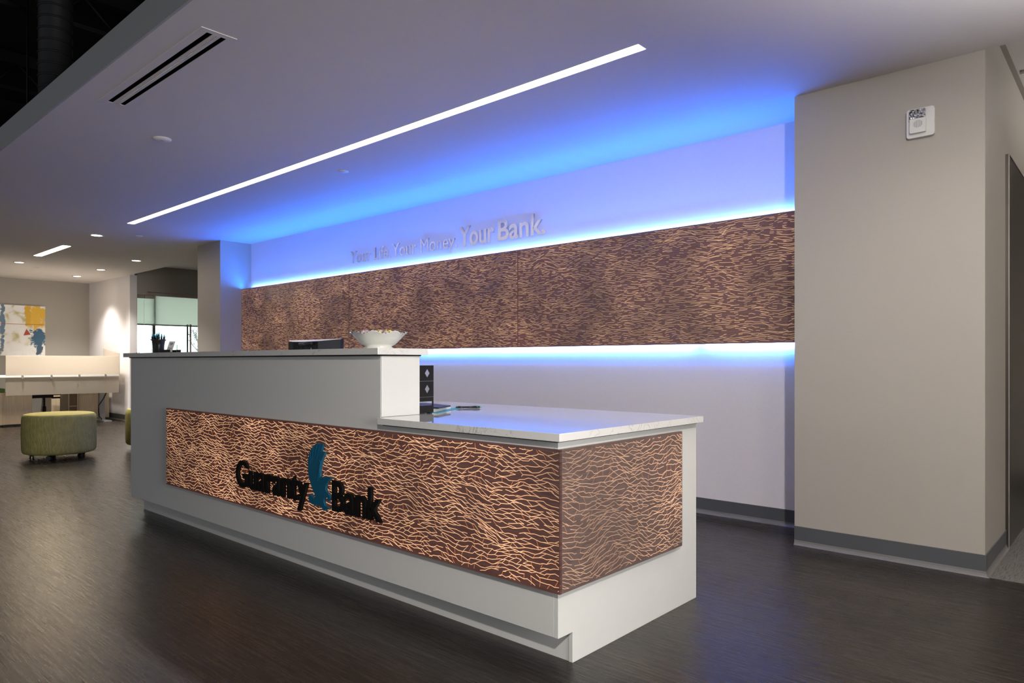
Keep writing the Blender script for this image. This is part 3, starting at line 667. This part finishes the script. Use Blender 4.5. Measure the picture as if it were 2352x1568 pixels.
# scalloped bowl
bx, by = -2.775, 2.112
bowl = thing('scalloped_bowl', 'ivory scalloped bowl of sweets at the end of the high counter', 'bowl', (bx, by, CT))
def sc_rad(r, z, a, k):
    t = max(0, (z-0.012)/0.066); return r*(1+0.035*t*math.cos(8*a)), z+0.007*t*t*math.cos(8*a+0.3)
MB().lathe([(0.070, 0), (0.072, 0.004), (0.064, 0.012), (0.082, 0.022), (0.108, 0.048), (0.130, 0.074), (0.138, 0.078), (0.132, 0.077), (0.104, 0.049), (0.078, 0.026), (0.04, 0.018), (0.001, 0.018)], bx, by, CT, 96, rad=sc_rad).build('bowl_body', M['ceramic'], bowl)
rim = MB()
for i in range(96):
    a = 2*PI*i/96; r, z = sc_rad(0.138, 0.079, a, 0)
    if i % 2 == 0: rim.lathe([(0.0005, -0.0025), (0.003, 0), (0.0005, 0.0025)], bx+r*math.cos(a), by+r*math.sin(a), CT+z, 6)
rim.build('dark_beaded_rim', M['black'], bowl)
CANDY = [((0.75, 0.30, 0.03), 'amber'), ((0.62, 0.50, 0.55), 'pale pink'), ((0.75, 0.62, 0.12), 'yellow'), ((0.45, 0.38, 0.42), 'silvery'), ((0.6, 0.1, 0.12), 'red')]
random.seed(8); cm = [paint(n+'_sweet', c, 0.25) for c, n in CANDY]
SP = ['front', 'left', 'right', 'middle', 'back']
k = 0
for i in range(22):
    a = i*2.4; rr = 0.022*math.sqrt(i+0.3); 
    if rr > 0.102: continue
    ci = 0 if i in (2, 9) else (2 if i in (1, 5) else random.choice([1, 1, 3, 2]))
    c_ = MB(); c_.lathe([(0.001, -0.008), (0.010, -0.006), (0.013, 0), (0.010, 0.006), (0.001, 0.008)], 0, 0, 0, 10)
    for s in (-1, 1): c_.add([(s*0.010, 0, 0), (s*0.024, -0.009, 0.003), (s*0.026, 0.009, -0.002)], [(0, 1, 2)], 0)
    o = c_.build('wrapped_sweet', cm[ci]); o.location = (bx+rr*math.cos(a), by+rr*math.sin(a), CT+0.074+0.012*(1-rr/0.11)+random.uniform(-0.003, 0.003)); o.rotation_euler = (random.uniform(-.6, .6), random.uniform(-.5, .5), random.uniform(0, 3))
    tag(o, '%s wrapped sweet in the scalloped bowl' % CANDY[ci][1], 'sweet', '%s sweets in the bowl' % CANDY[ci][1])
# bowl is filled with more sweets below
MB().lathe([(0.070, 0.028), (0.100, 0.050), (0.112, 0.066), (0.05, 0.070), (0.001, 0.070)], bx, by, CT, 24).build('sweet_layer', cm[1], bowl)

# monitor seen from behind
mon = thing('computer_monitor', 'black computer monitor with pale curved top, behind the high counter', 'monitor', (-4.42, 2.80, WT))
def mpt(x, d, z):     # local frame: slight yaw
    a = math.radians(4); return (-4.42+x*math.cos(a)-d*math.sin(a), 2.80+x*math.sin(a)+d*math.cos(a), z)
mm = MB()
prof = [(-0.305, -0.012, 0.004), (-0.22, -0.030, 0.010), (-0.1, -0.045, 0.013), (0.1, -0.048, 0.011), (0.22, -0.034, 0.005), (0.305, -0.014, 0.000)]
TZ, BZ = 1.278, 0.93
vs = []
for x, d, s in prof:
    tilt = 0.010*(x/0.305)*0.0
    vs += [mpt(x, 0.012, BZ), mpt(x, d, BZ+0.03), mpt(x, d, TZ-0.003-s), mpt(x, 0.0, TZ), mpt(x, 0.014, TZ)]
n5 = 5
for i in range(len(prof)-1):
    for j in range(5):
        a0 = i*5+j; a1 = i*5+(j+1) % 5; mm.add([vs[a0], vs[a1], vs[a1+5], vs[a0+5]], [(0, 1, 2, 3)], 1 if j == 2 else 0, False)
mm.add(vs[:5], [(0, 1, 2, 3, 4)]); mm.add(vs[-5:], [(4, 3, 2, 1, 0)])
mm.build('display_shell', [M['black'], M['cream']], mon)  # cream strip paints light reflecting on the top bevel
mk = MB(); mk.prism([(mpt(-0.04, 0, 0)[0], 2.74), (mpt(0.04, 0, 0)[0], 2.74), (mpt(0.04, 0, 0)[0], 2.775), (mpt(-0.04, 0, 0)[0], 2.775)], 0.875, 1.22, 2); mk.build('stand_neck', M['black'], mon, 0.004)
box(-4.54, -4.30, 2.70, 2.90, WT, WT+0.012).build('stand_base', M['black'], mon, 0.004)
MB().tube((-4.52, 2.735, 1.245), (-4.36, 2.735, 1.250), 0.010).build('cable_clip', M['black'], mon)

# stacked letter trays with diamond cut-outs in their end walls
def tier(z0, z1, hole, label):
    t = thing('letter_tray', label, 'letter tray', (-2.75, 2.29, z0), 'black stacked letter trays')
    e = 0.004; ya, yb = 2.234, 2.326
    for xw in (-2.616, -2.90):
        m = MB()
        cy_, cz = 2.286, (z0+z1)/2; hw, hh = 0.0165, 0.023
        if hole:
            D = [(cy_, cz+hh), (cy_+hw, cz), (cy_, cz-hh), (cy_-hw, cz)]
            for xx in (xw, xw+e):
                for q in ([D[0], (cy_, z1), (yb, z1), (yb, cz), D[1]], [D[1], (yb, cz), (yb, z0), (cy_, z0), D[2]], [D[2], (cy_, z0), (ya, z0), (ya, cz), D[3]], [D[3], (ya, cz), (ya, z1), (cy_, z1), D[0]]):
                    m.add([(xx, p[0], p[1]) for p in q], [tuple(range(len(q)))])
            for i in range(4):
                a, b = D[i], D[(i+1) % 4]; m.add([(xw, a[0], a[1]), (xw, b[0], b[1]), (xw+e, b[0], b[1]), (xw+e, a[0], a[1])], [(0, 1, 2, 3)])
            O = [(ya, z0), (yb, z0), (yb, z1), (ya, z1)]
            for i in range(4):
                a, b = O[i], O[(i+1) % 4]; m.add([(xw, a[0], a[1]), (xw, b[0], b[1]), (xw+e, b[0], b[1]), (xw+e, a[0], a[1])], [(0, 1, 2, 3)])
        else:
            m.prism([(ya, z0+0.005), (yb, z0+0.005), (yb, z1), (ya, z1), (ya, z0+0.060), (yb-0.008, z0+0.060), (yb-0.008, z0+0.040), (ya, z0+0.040)], xw, xw+e, 0)
            m.box(xw-0.02, xw+e, yb-0.026, yb-0.012, z0, z0+0.0051)
        m.build('side_wall', M['black'], t)
    box(-2.895, -2.617, ya, yb, z0+0.006, z0+0.009).build('tray_floor', M['black'], t)
    if hole: box(-2.895, -2.617, ya, ya+0.003, z0+0.009, z0+0.02).build('front_lip', M['black'], t)
tier(0.8635, 0.945, False, 'lowest black letter tray, open sided, standing on the worktop')
tier(0.946, 1.023, True, 'middle black letter tray with a diamond cut-out')
tier(1.024, 1.101, True, 'topmost black letter tray with a diamond cut-out')

# papers, notebook and pen on the worktop
def flat(pts, z0, z1, name, mat, label, cat):
    m = MB(); m.prism(pts, z0, z1, 2); return tag(m.build(name, mat), label, cat)
flat([(-2.60, 2.345), (-2.66, 2.345), (-2.93, 2.60), (-2.77, 2.66)], WT+0.0006, WT+0.002, 'folder', M['tealplastic'], 'flat teal folder under the papers on the worktop', 'folder')
m = MB(); m.prism([(-2.66, 2.36), (-2.69, 2.44), (-2.795, 2.615), (-2.96, 2.60), (-2.90, 2.40)], WT+0.002, WT+0.019, 2); tag(m.build('paper_stack', M['paper']), 'small stack of white paper beside the letter trays', 'paper')
m = MB(); m.prism([(-2.63, 2.375), (-2.705, 2.53), (-2.98, 2.60), (-3.06, 2.50), (-2.80, 2.345)], WT+0.019, WT+0.026, 2); tag(m.build('notebook', M['black'], bevel=0.002), 'black notebook lying on the stack of paper', 'notebook')
pen = thing('ballpoint_pen', 'black ballpoint pen with teal tips lying alone on the white worktop', 'pen', (-2.746, 2.698, WT+0.006))
pa, pb = Vector((-2.798, 2.645, WT+0.0065)), Vector((-2.698, 2.755, WT+0.0065))
d = pb-pa
q = MB()
for i, (t0, r0, t1, r1) in enumerate(((0.05, .0035, .15, .0062), (.15, .0062, .35, .0048), (.35, .0048, .75, .0060), (.75, .0060, .93, .0048))): q.tube(pa+d*t0, pa+d*t1, r0, r1, 12)
q.build('barrel', M['black'], pen)
MB().tube(pa, pa+d*0.05, .001, .0034, 10).build('tip', M['tealplastic'], pen)
MB().tube(pa+d*0.93, pb, .003, .0024, 10).build('clicker', M['tealplastic'], pen)
c_ = MB(); c_.tube(pa+d*0.68+Vector((0, 0, 0.0068)), pa+d*0.9+Vector((0, 0, 0.0068)), .0013, .0013, 6); c_.build('clip', M['tealplastic'], pen)

# pen cup full of pens
ux, uy = -5.43, 2.115
cup = thing('pen_cup', 'black flared cup packed with teal-topped pens at the far end of the high counter', 'pen cup', (ux, uy, CT))
MB().lathe([(0.036, 0), (0.038, 0.004), (0.040, 0.06), (0.045, 0.092), (0.060, 0.102), (0.056, 0.1025), (0.043, 0.092), (0.037, 0.06), (0.034, 0.008), (0.001, 0.006)], ux, uy, CT, 28).build('cup_body', M['black'], cup)
random.seed(2)
for i in range(22):
    a = i*2.4; rr = math.sqrt((i+0.5)/22)
    p = Vector((ux+0.022*rr*math.cos(a), uy+0.022*rr*math.sin(a), CT+0.012)); tp = Vector((ux+0.052*rr*math.cos(a), uy+0.052*rr*math.sin(a), CT+0.15-0.022*rr*rr+random.uniform(-.004, .006)))
    t = thing('ballpoint_pen', 'black pen with teal top standing among many in the cup', 'pen', tuple(p), 'pens in the cup')
    dv = tp-p
    MB().tube(p, p+dv*0.86, 0.0042, 0.0046, 8).build('barrel', M['black'], t)
    MB().tube(p+dv*0.86, tp, 0.0040, 0.0026, 8).build('clicker', M['tealplastic'], t)
# acrylic card holder with wifi card
ch = thing('card_holder', 'small clear and black holder beside the pen cup', 'card holder', (-5.24, 2.13, CT))
hb = MB(); hb.box(-5.33, -5.17, 2.09, 2.17, CT, CT+0.006); hb.box(-5.33, -5.17, 2.09, 2.094, CT, CT+0.024); hb.box(-5.33, -5.17, 2.166, 2.17, CT, CT+0.024); hb.build('base_tray', M['black'], ch)
box(-5.21, -5.18, 2.150, 2.153, CT+0.006, CT+0.060).build('clear_divider', M['acrylic'], ch)
cardo = thing('wifi_card', 'white card with a wifi symbol and the word Enjoy, tilted in the small holder', 'card', (-5.27, 2.13, CT+0.006))
R_ = Vector((math.cos(YAW)*0.85+0.15, math.sin(YAW)*0.85, 0)).normalized()
def cp(u, v_, d=0.0):   # card local frame, leaning back and tilted
    nrm = Vector((R_.y, -R_.x, 0)); up = Vector((0, 0, 1))*0.97-nrm*0.2+R_*0.22
    return Vector((-5.300, 2.115, CT+0.0065))+R_*u+up*v_+nrm*d
def quadc(mb, u0, u1, v0, v1, d0, d1, mi=0):
    P = [cp(u, v_, d) for d in (d0, d1) for v_ in (v0, v1) for u in (u0, u1)]
    mb.add(P, [(0, 2, 3, 1), (4, 5, 7, 6), (0, 1, 5, 4), (2, 6, 7, 3), (0, 4, 6, 2), (1, 3, 7, 5)], mi)
m = MB(); quadc(m, 0, 0.048, 0, 0.083, 0, 0.0012); m.build('card_stock', M['paper'], cardo)
m = MB()
for k_, r in enumerate((0.006, 0.0115, 0.017)):
    for i in range(10):
        a0 = math.radians(45+9*i); a1 = math.radians(45+9*(i+1)); c0 = (0.024, 0.050)
        m.add([cp(c0[0]+rr*math.cos(a), c0[1]+rr*math.sin(a), 0.0016) for rr, a in ((r, a0), (r+0.0032, a0), (r+0.0032, a1), (r, a1))], [(0, 1, 2, 3)])
m.add([cp(0.024+0.0024*math.cos(a*PI/4), 0.050+0.0024*math.sin(a*PI/4), 0.0016) for a in range(8)], [tuple(range(8))])
m.build('wifi_symbol', M['black'], cardo)
gm = glyph('Enjoy', 0.01, FONT); g0, g1 = bbx(gm)
for v_ in gm.vertices: v_.co = cp(0.008+(v_.co.x-g0)/(g1-g0)*0.030, 0.026+v_.co.y*0.014, 0.0016 if v_.co.z > 0 else 0.0012)-Vector(cardo.location)
gm.materials.clear(); gm.materials.append(M['black']); go = bpy.data.objects.new('printed_word', gm); C.objects.link(go); go.parent = cardo
m = MB(); m.path([(-5.60, 2.02, CT+0.003), (-5.58, 2.04, CT+0.006), (-5.52, 2.06, CT+0.018), (-5.47, 2.08, CT+0.024)], 0.0016, 6); 
m.path([(-5.66, 2.05, CT+0.012), (-5.62, 2.045, CT+0.006), (-5.59, 2.04, CT+0.003)], 0.0016, 6); tag(m.build('pen_chain', M['metal']), 'thin curled cord on the counter beside the pen cup', 'cord')
m = MB(); m.prism([(-5.12, 2.10), (-4.98, 2.10), (-4.98, 2.22), (-5.12, 2.22)], CT, CT+0.004, 2); tag(m.build('leaflet', M['paper']), 'flat leaflet lying right of the card holder', 'leaflet')

# ------------------------------------------------------------------ ottomans
def ottoman(cx, cy, label):
    t = thing('round_ottoman', label, 'ottoman', (cx, cy, 0), 'round ottomans on casters')
    R0, z0, z1 = 0.372, 0.058, 0.515
    b = MB(); prof = [(0.001, z0), (R0-0.05, z0), (R0-0.02, z0+0.008), (R0-0.004, z0+0.03), (R0, z0+0.07), (R0+0.004, (z0+z1)/2), (R0, z1-0.06), (R0-0.006, z1-0.02), (R0-0.022, z1-0.004)]
    b.lathe(prof, cx, cy, 0, 64, cap=False)
    segs = veins(z1-z0-0.05, 2*PI*R0, 0.055, 0.040, 31, 0.06, 0.5, 1.4, 3)
    for u0, v0, u1, v1, k_ in segs:
        L = math.hypot(u1-u0, v1-v0)
        if L < 0.01: continue
        nx, ny = -(v1-v0)/L*0.0011, (u1-u0)/L*0.0011; q = []
        for u, v_ in ((u0+nx, v0+ny), (u0-nx, v0-ny), (u1-nx, v1-ny), (u1+nx, v1+ny)):
            a = v_/R0; q.append((cx+(R0+0.0055)*math.cos(a), cy+(R0+0.0055)*math.sin(a), z0+0.03+u))
        b.add(q, [(0, 1, 2, 3)], 1)
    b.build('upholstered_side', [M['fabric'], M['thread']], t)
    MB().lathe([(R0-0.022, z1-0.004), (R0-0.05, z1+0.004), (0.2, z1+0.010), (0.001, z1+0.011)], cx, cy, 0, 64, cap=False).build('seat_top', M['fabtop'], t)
    for i in range(5):
        a = i*2*PI/5+0.6; x, y = cx+0.27*math.cos(a), cy+0.27*math.sin(a)
        c_ = MB()
        for s in (-0.014, 0.014): c_.tube((x+s*math.cos(a)-0.007*math.cos(a), y+s*math.sin(a)-0.007*math.sin(a), 0.026), (x+s*math.cos(a)+0.007*math.cos(a), y+s*math.sin(a)+0.007*math.sin(a), 0.026), 0.026, 0.026, 16)
        c_.tube((x, y, 0.026), (x, y, 0.058), 0.010); c_.build('caster', M['black'], t)
    return t
o1 = ottoman(-9.423, 2.560, 'lime green round ottoman with zigzag threads, standing alone on the floor left of the desk')
dup(o1, (-9.52, 3.70, 0), 2.0, 'lime green round ottoman mostly hidden behind the left end of the desk')

# ------------------------------------------------------------------ far workstation
ws = thing('standing_desk', 'height adjustable desk with a long frosted screen in front of the far wall', 'desk', (-14.5, 3.7, 0))
box(-15.05, -14.16, 2.2, 4.80, 0.848, 0.880).build('tabletop', M['cream'], ws, 0.002)
sg = box(-14.150, -14.138, 3.056, 4.800, 0.545, 1.222).build('frosted_screen', M['frost'], ws)
box(-14.136, -14.118, 2.3, 4.80, 0.849, 0.879).build('edge_rail', M['plastic'], ws, 0.002)
for y in (3.285, 3.710, 4.140, 4.565): box(-14.120, -14.095, y-0.014, y+0.014, 0.828, 0.890).build('clamp', M['metal'], ws, 0.002)
m = MB(); m.prism([(-15.0, 1.38), (-14.16, 1.275), (-14.16, 0.874), (-15.0, 0.874)], 4.812, 4.824, 1); m.build('side_screen', M['frost'], ws)
lg = MB(); lg.box(-14.62, -14.52, 4.60, 4.69, 0.03, 0.842); lg.box(-14.9, -14.22, 4.58, 4.71, 0, 0.03); lg.build('leg', M['metal'], ws, 0.003)
lg = MB(); lg.box(-14.62, -14.52, 2.38, 2.47, 0.03, 0.842); lg.box(-14.9, -14.22, 2.36, 2.49, 0, 0.03); lg.build('leg', M['metal'], ws, 0.003)
m = MB(); m.path([(-14.4, 4.66, 0.84), (-14.36, 4.68, 0.6), (-14.38, 4.63, 0.45), (-14.42, 4.55, 0.30), (-14.36, 4.53, 0.2), (-14.42, 4.56, 0.1), (-14.4, 4.60, 0.04)], 0.010, 8); m.build('power_cable', M['black'], ws)

def credenza(x0, x1, y0, y1, h, label, shelf=None):
    t = thing('low_cabinet', label, 'cabinet', ((x0+x1)/2, (y0+y1)/2, 0), 'pale wood low cabinets')
    box(x0, x1-0.02, y0, y1, 0.03, h).build('carcass', M['oak'], t)
    box(x0+0.02, x1-0.04, y0+0.01, y1-0.01, 0, 0.03).build('plinth', M['base'], t)
    if shelf is None: box(x1-0.018, x1, y0+0.002, y1-0.002, 0.035, h-0.003).build('door_front', M['oak'], t, 0.001)
    else:
        s = MB(); s.box(x1-0.018, x1, y0, y0+0.02, 0.03, h); s.box(x1-0.018, x1, y1-0.02, y1, 0.03, h)
        s.box(x1-0.018, x1, y0+0.02, y1-0.02, 0.03, 0.05); s.box(x1-0.018, x1, y0+0.02, y1-0.02, h-0.02, h); s.box(x1-0.018, x1-0.002, y0+0.02, y1-0.02, 0.27, 0.285); s.build('shelf_frame', M['oak'], t)
        box(x1-0.0195, x1-0.0175, y0+0.02, y1-0.02, 0.05, h-0.02).build('dark_interior', M['oakshade'], t)  # flat dark sheet paints the shade inside the open shelf
    return t
credenza(-15.0, -14.50, 3.085, 3.52, 0.585, 'pale wood cabinet under the left end of the frosted screen')
credenza(-15.5, -15.0, 4.215, 4.385, 0.60, 'narrow open shelf cabinet beside the wide pale cabinet', True)
credenza(-15.5, -15.0, 4.39, 4.92, 0.60, 'pale wood cabinet near the corner of the far room')
credenza(-15.0, -14.46, 2.30, 3.08, 0.585, 'pale cabinet cut by the left picture edge, under a green cushion')
tag(box(-14.98, -14.47, 2.31, 3.12, 0.585, 0.655).build('seat_cushion', M['green'], bevel=0.012), 'green seat cushion on the leftmost low cabinet', 'cushion')
credenza(-16.25, -15.8, 4.15, 4.42, 0.62, 'small pale cabinet against the far wall behind the chair')

oc = thing('office_chair', 'black swivel office chair tucked behind the frosted screen', 'office chair', (-15.30, 3.93, 0))
sx_, sy_ = -15.32, 3.91
oc.location = (sx_, sy_, 0)
m = MB(); m.prism([(sx_-0.24, sy_-0.22), (sx_-0.18, sy_-0.26), (sx_+0.2, sy_-0.24), (sx_+0.25, sy_-0.16), (sx_+0.25, sy_+0.16), (sx_+0.2, sy_+0.24), (sx_-0.18, sy_+0.26), (sx_-0.24, sy_+0.22)], 0.49, 0.56, 2); m.build('seat', M['black'], oc, 0.02)
m = MB(); m.box(sx_-0.12, sx_+0.12, sy_-0.24, sy_+0.12, 0.44, 0.485); m.box(sx_-0.02, sx_+0.02, sy_+0.12, sy_+0.26, 0.42, 0.45); m.tube((sx_, sy_-0.26, 0.45), (sx_, sy_-0.1, 0.455), 0.012); m.build('tilt_mechanism', M['black'], oc, 0.008)
m = MB(); m.tube((sx_, sy_, 0.10), (sx_, sy_, 0.28), 0.030); m.tube((sx_, sy_, 0.28), (sx_, sy_, 0.44), 0.017); m.build('gas_lift', M['black'], oc)
m = MB()
for i in range(5):
    a = i*2*PI/5; m.tube((sx_, sy_, 0.115), (sx_+0.29*math.cos(a), sy_+0.29*math.sin(a), 0.075), 0.024, 0.015)
m.build('star_base', M['black'], oc)
for i in range(5):
    a = i*2*PI/5; x, y = sx_+0.29*math.cos(a), sy_+0.29*math.sin(a)
    MB().tube((x-0.02*math.sin(a), y+0.02*math.cos(a), 0.03), (x+0.02*math.sin(a), y-0.02*math.cos(a), 0.03), 0.03).tube((x, y, 0.03), (x, y, 0.075), 0.007).build('caster', M['black'], oc)
m = MB(); m.prism([(sx_-0.30, 0.66), (sx_-0.27, 0.66), (sx_-0.31, 1.05), (sx_-0.34, 1.05)], sy_-0.22, sy_+0.22, 1); m.box(sx_-0.27, sx_-0.235, sy_-0.03, sy_+0.03, 0.47, 0.75); m.build('backrest', M['black'], oc, 0.01)

# painting
ar = thing('abstract_painting', 'large abstract canvas in white, ochre and dark blue on the far taupe wall', 'painting', (-16.26, 3.43, 1.235))
box(-16.297, -16.255, 2.6, 4.165, 1.235, 2.215).build('canvas', M['canvas'], ar)
m = MB(); m.box(-16.2549, -16.2535, 3.42, 4.15, 1.845, 1.853); m.prism([(3.80, 1.63), (3.92, 1.65), (3.85, 1.76)], -16.2549, -16.253, 0)
m.build('red_strokes', M['redpaint'], ar)

# ------------------------------------------------------------------ dark roof space: ducts, pipes, hangers
random.seed(11)
for (x0, x1, y, z, r, lab) in ((-15, -2, 0.25, 3.75, 0.05, 'low dark pipe in the black roof space'), (-15, -2, -0.55, 3.9, 0.035, 'upper thin dark pipe in the black roof space')):
    tag(MB().tube((x0, y, z), (x1, y, z), r, r, 12).build('pipe', M['duct'], loc=((x0+x1)/2, y, z)), lab, 'pipe', 'pipes in the roof space')
for k_, y0 in enumerate((-11.2, -9.4, -7.2, -5.6)):
    j = MB(); j.box(y0-0.03, y0+0.03, -5.9, 4.9, 4.45, 4.58); j.box(y0-0.03, y0+0.03, -5.9, 4.9, 4.15, 4.19)
    for q_ in range(20): j.tube((y0, -5.8+q_*0.55, 4.17), (y0, -5.55+q_*0.55, 4.46), 0.01, 0.01, 6); j.tube((y0, -5.55+q_*0.55, 4.46), (y0, -5.25+q_*0.55, 4.17), 0.01, 0.01, 6)
    tag(j.build('roof_joist', M['duct'], loc=(y0, 0, 4.4)), ('farthest', 'second farthest', 'third', 'nearest')[k_]+' dark steel roof joist above the dropped ceiling', 'joist', 'roof joists')
DXC, DYC = -5.62, 1.50
sd = MB(); sd.tube((DXC, DYC, 2.95), (DXC, DYC, 4.6), 0.10, 0.10, 24)
for i in range(20): sd.tube((DXC, DYC, 3.0+i*0.08), (DXC, DYC, 3.012+i*0.08), 0.106, 0.106, 24)
for i, (x, y) in enumerate(((-7.10, 1.689), (-6.81, 1.945), (-7.9, 1.62))):
    tag(MB().tube((x, y, 2.95), (x, y, 4.6), 0.009, 0.009, 6).build('hanger_rod', M['duct'], loc=(x, y, 2.95)), ('left', 'right', 'farthest')[i]+' thin vertical hanger rod in the black roof space', 'hanger rod', 'hanger rods')
tag(sd.build('spiral_duct', M['duct'], loc=(DXC, DYC, 2.95)), 'dark ribbed duct rising in the black roof space beside the fascia', 'duct')
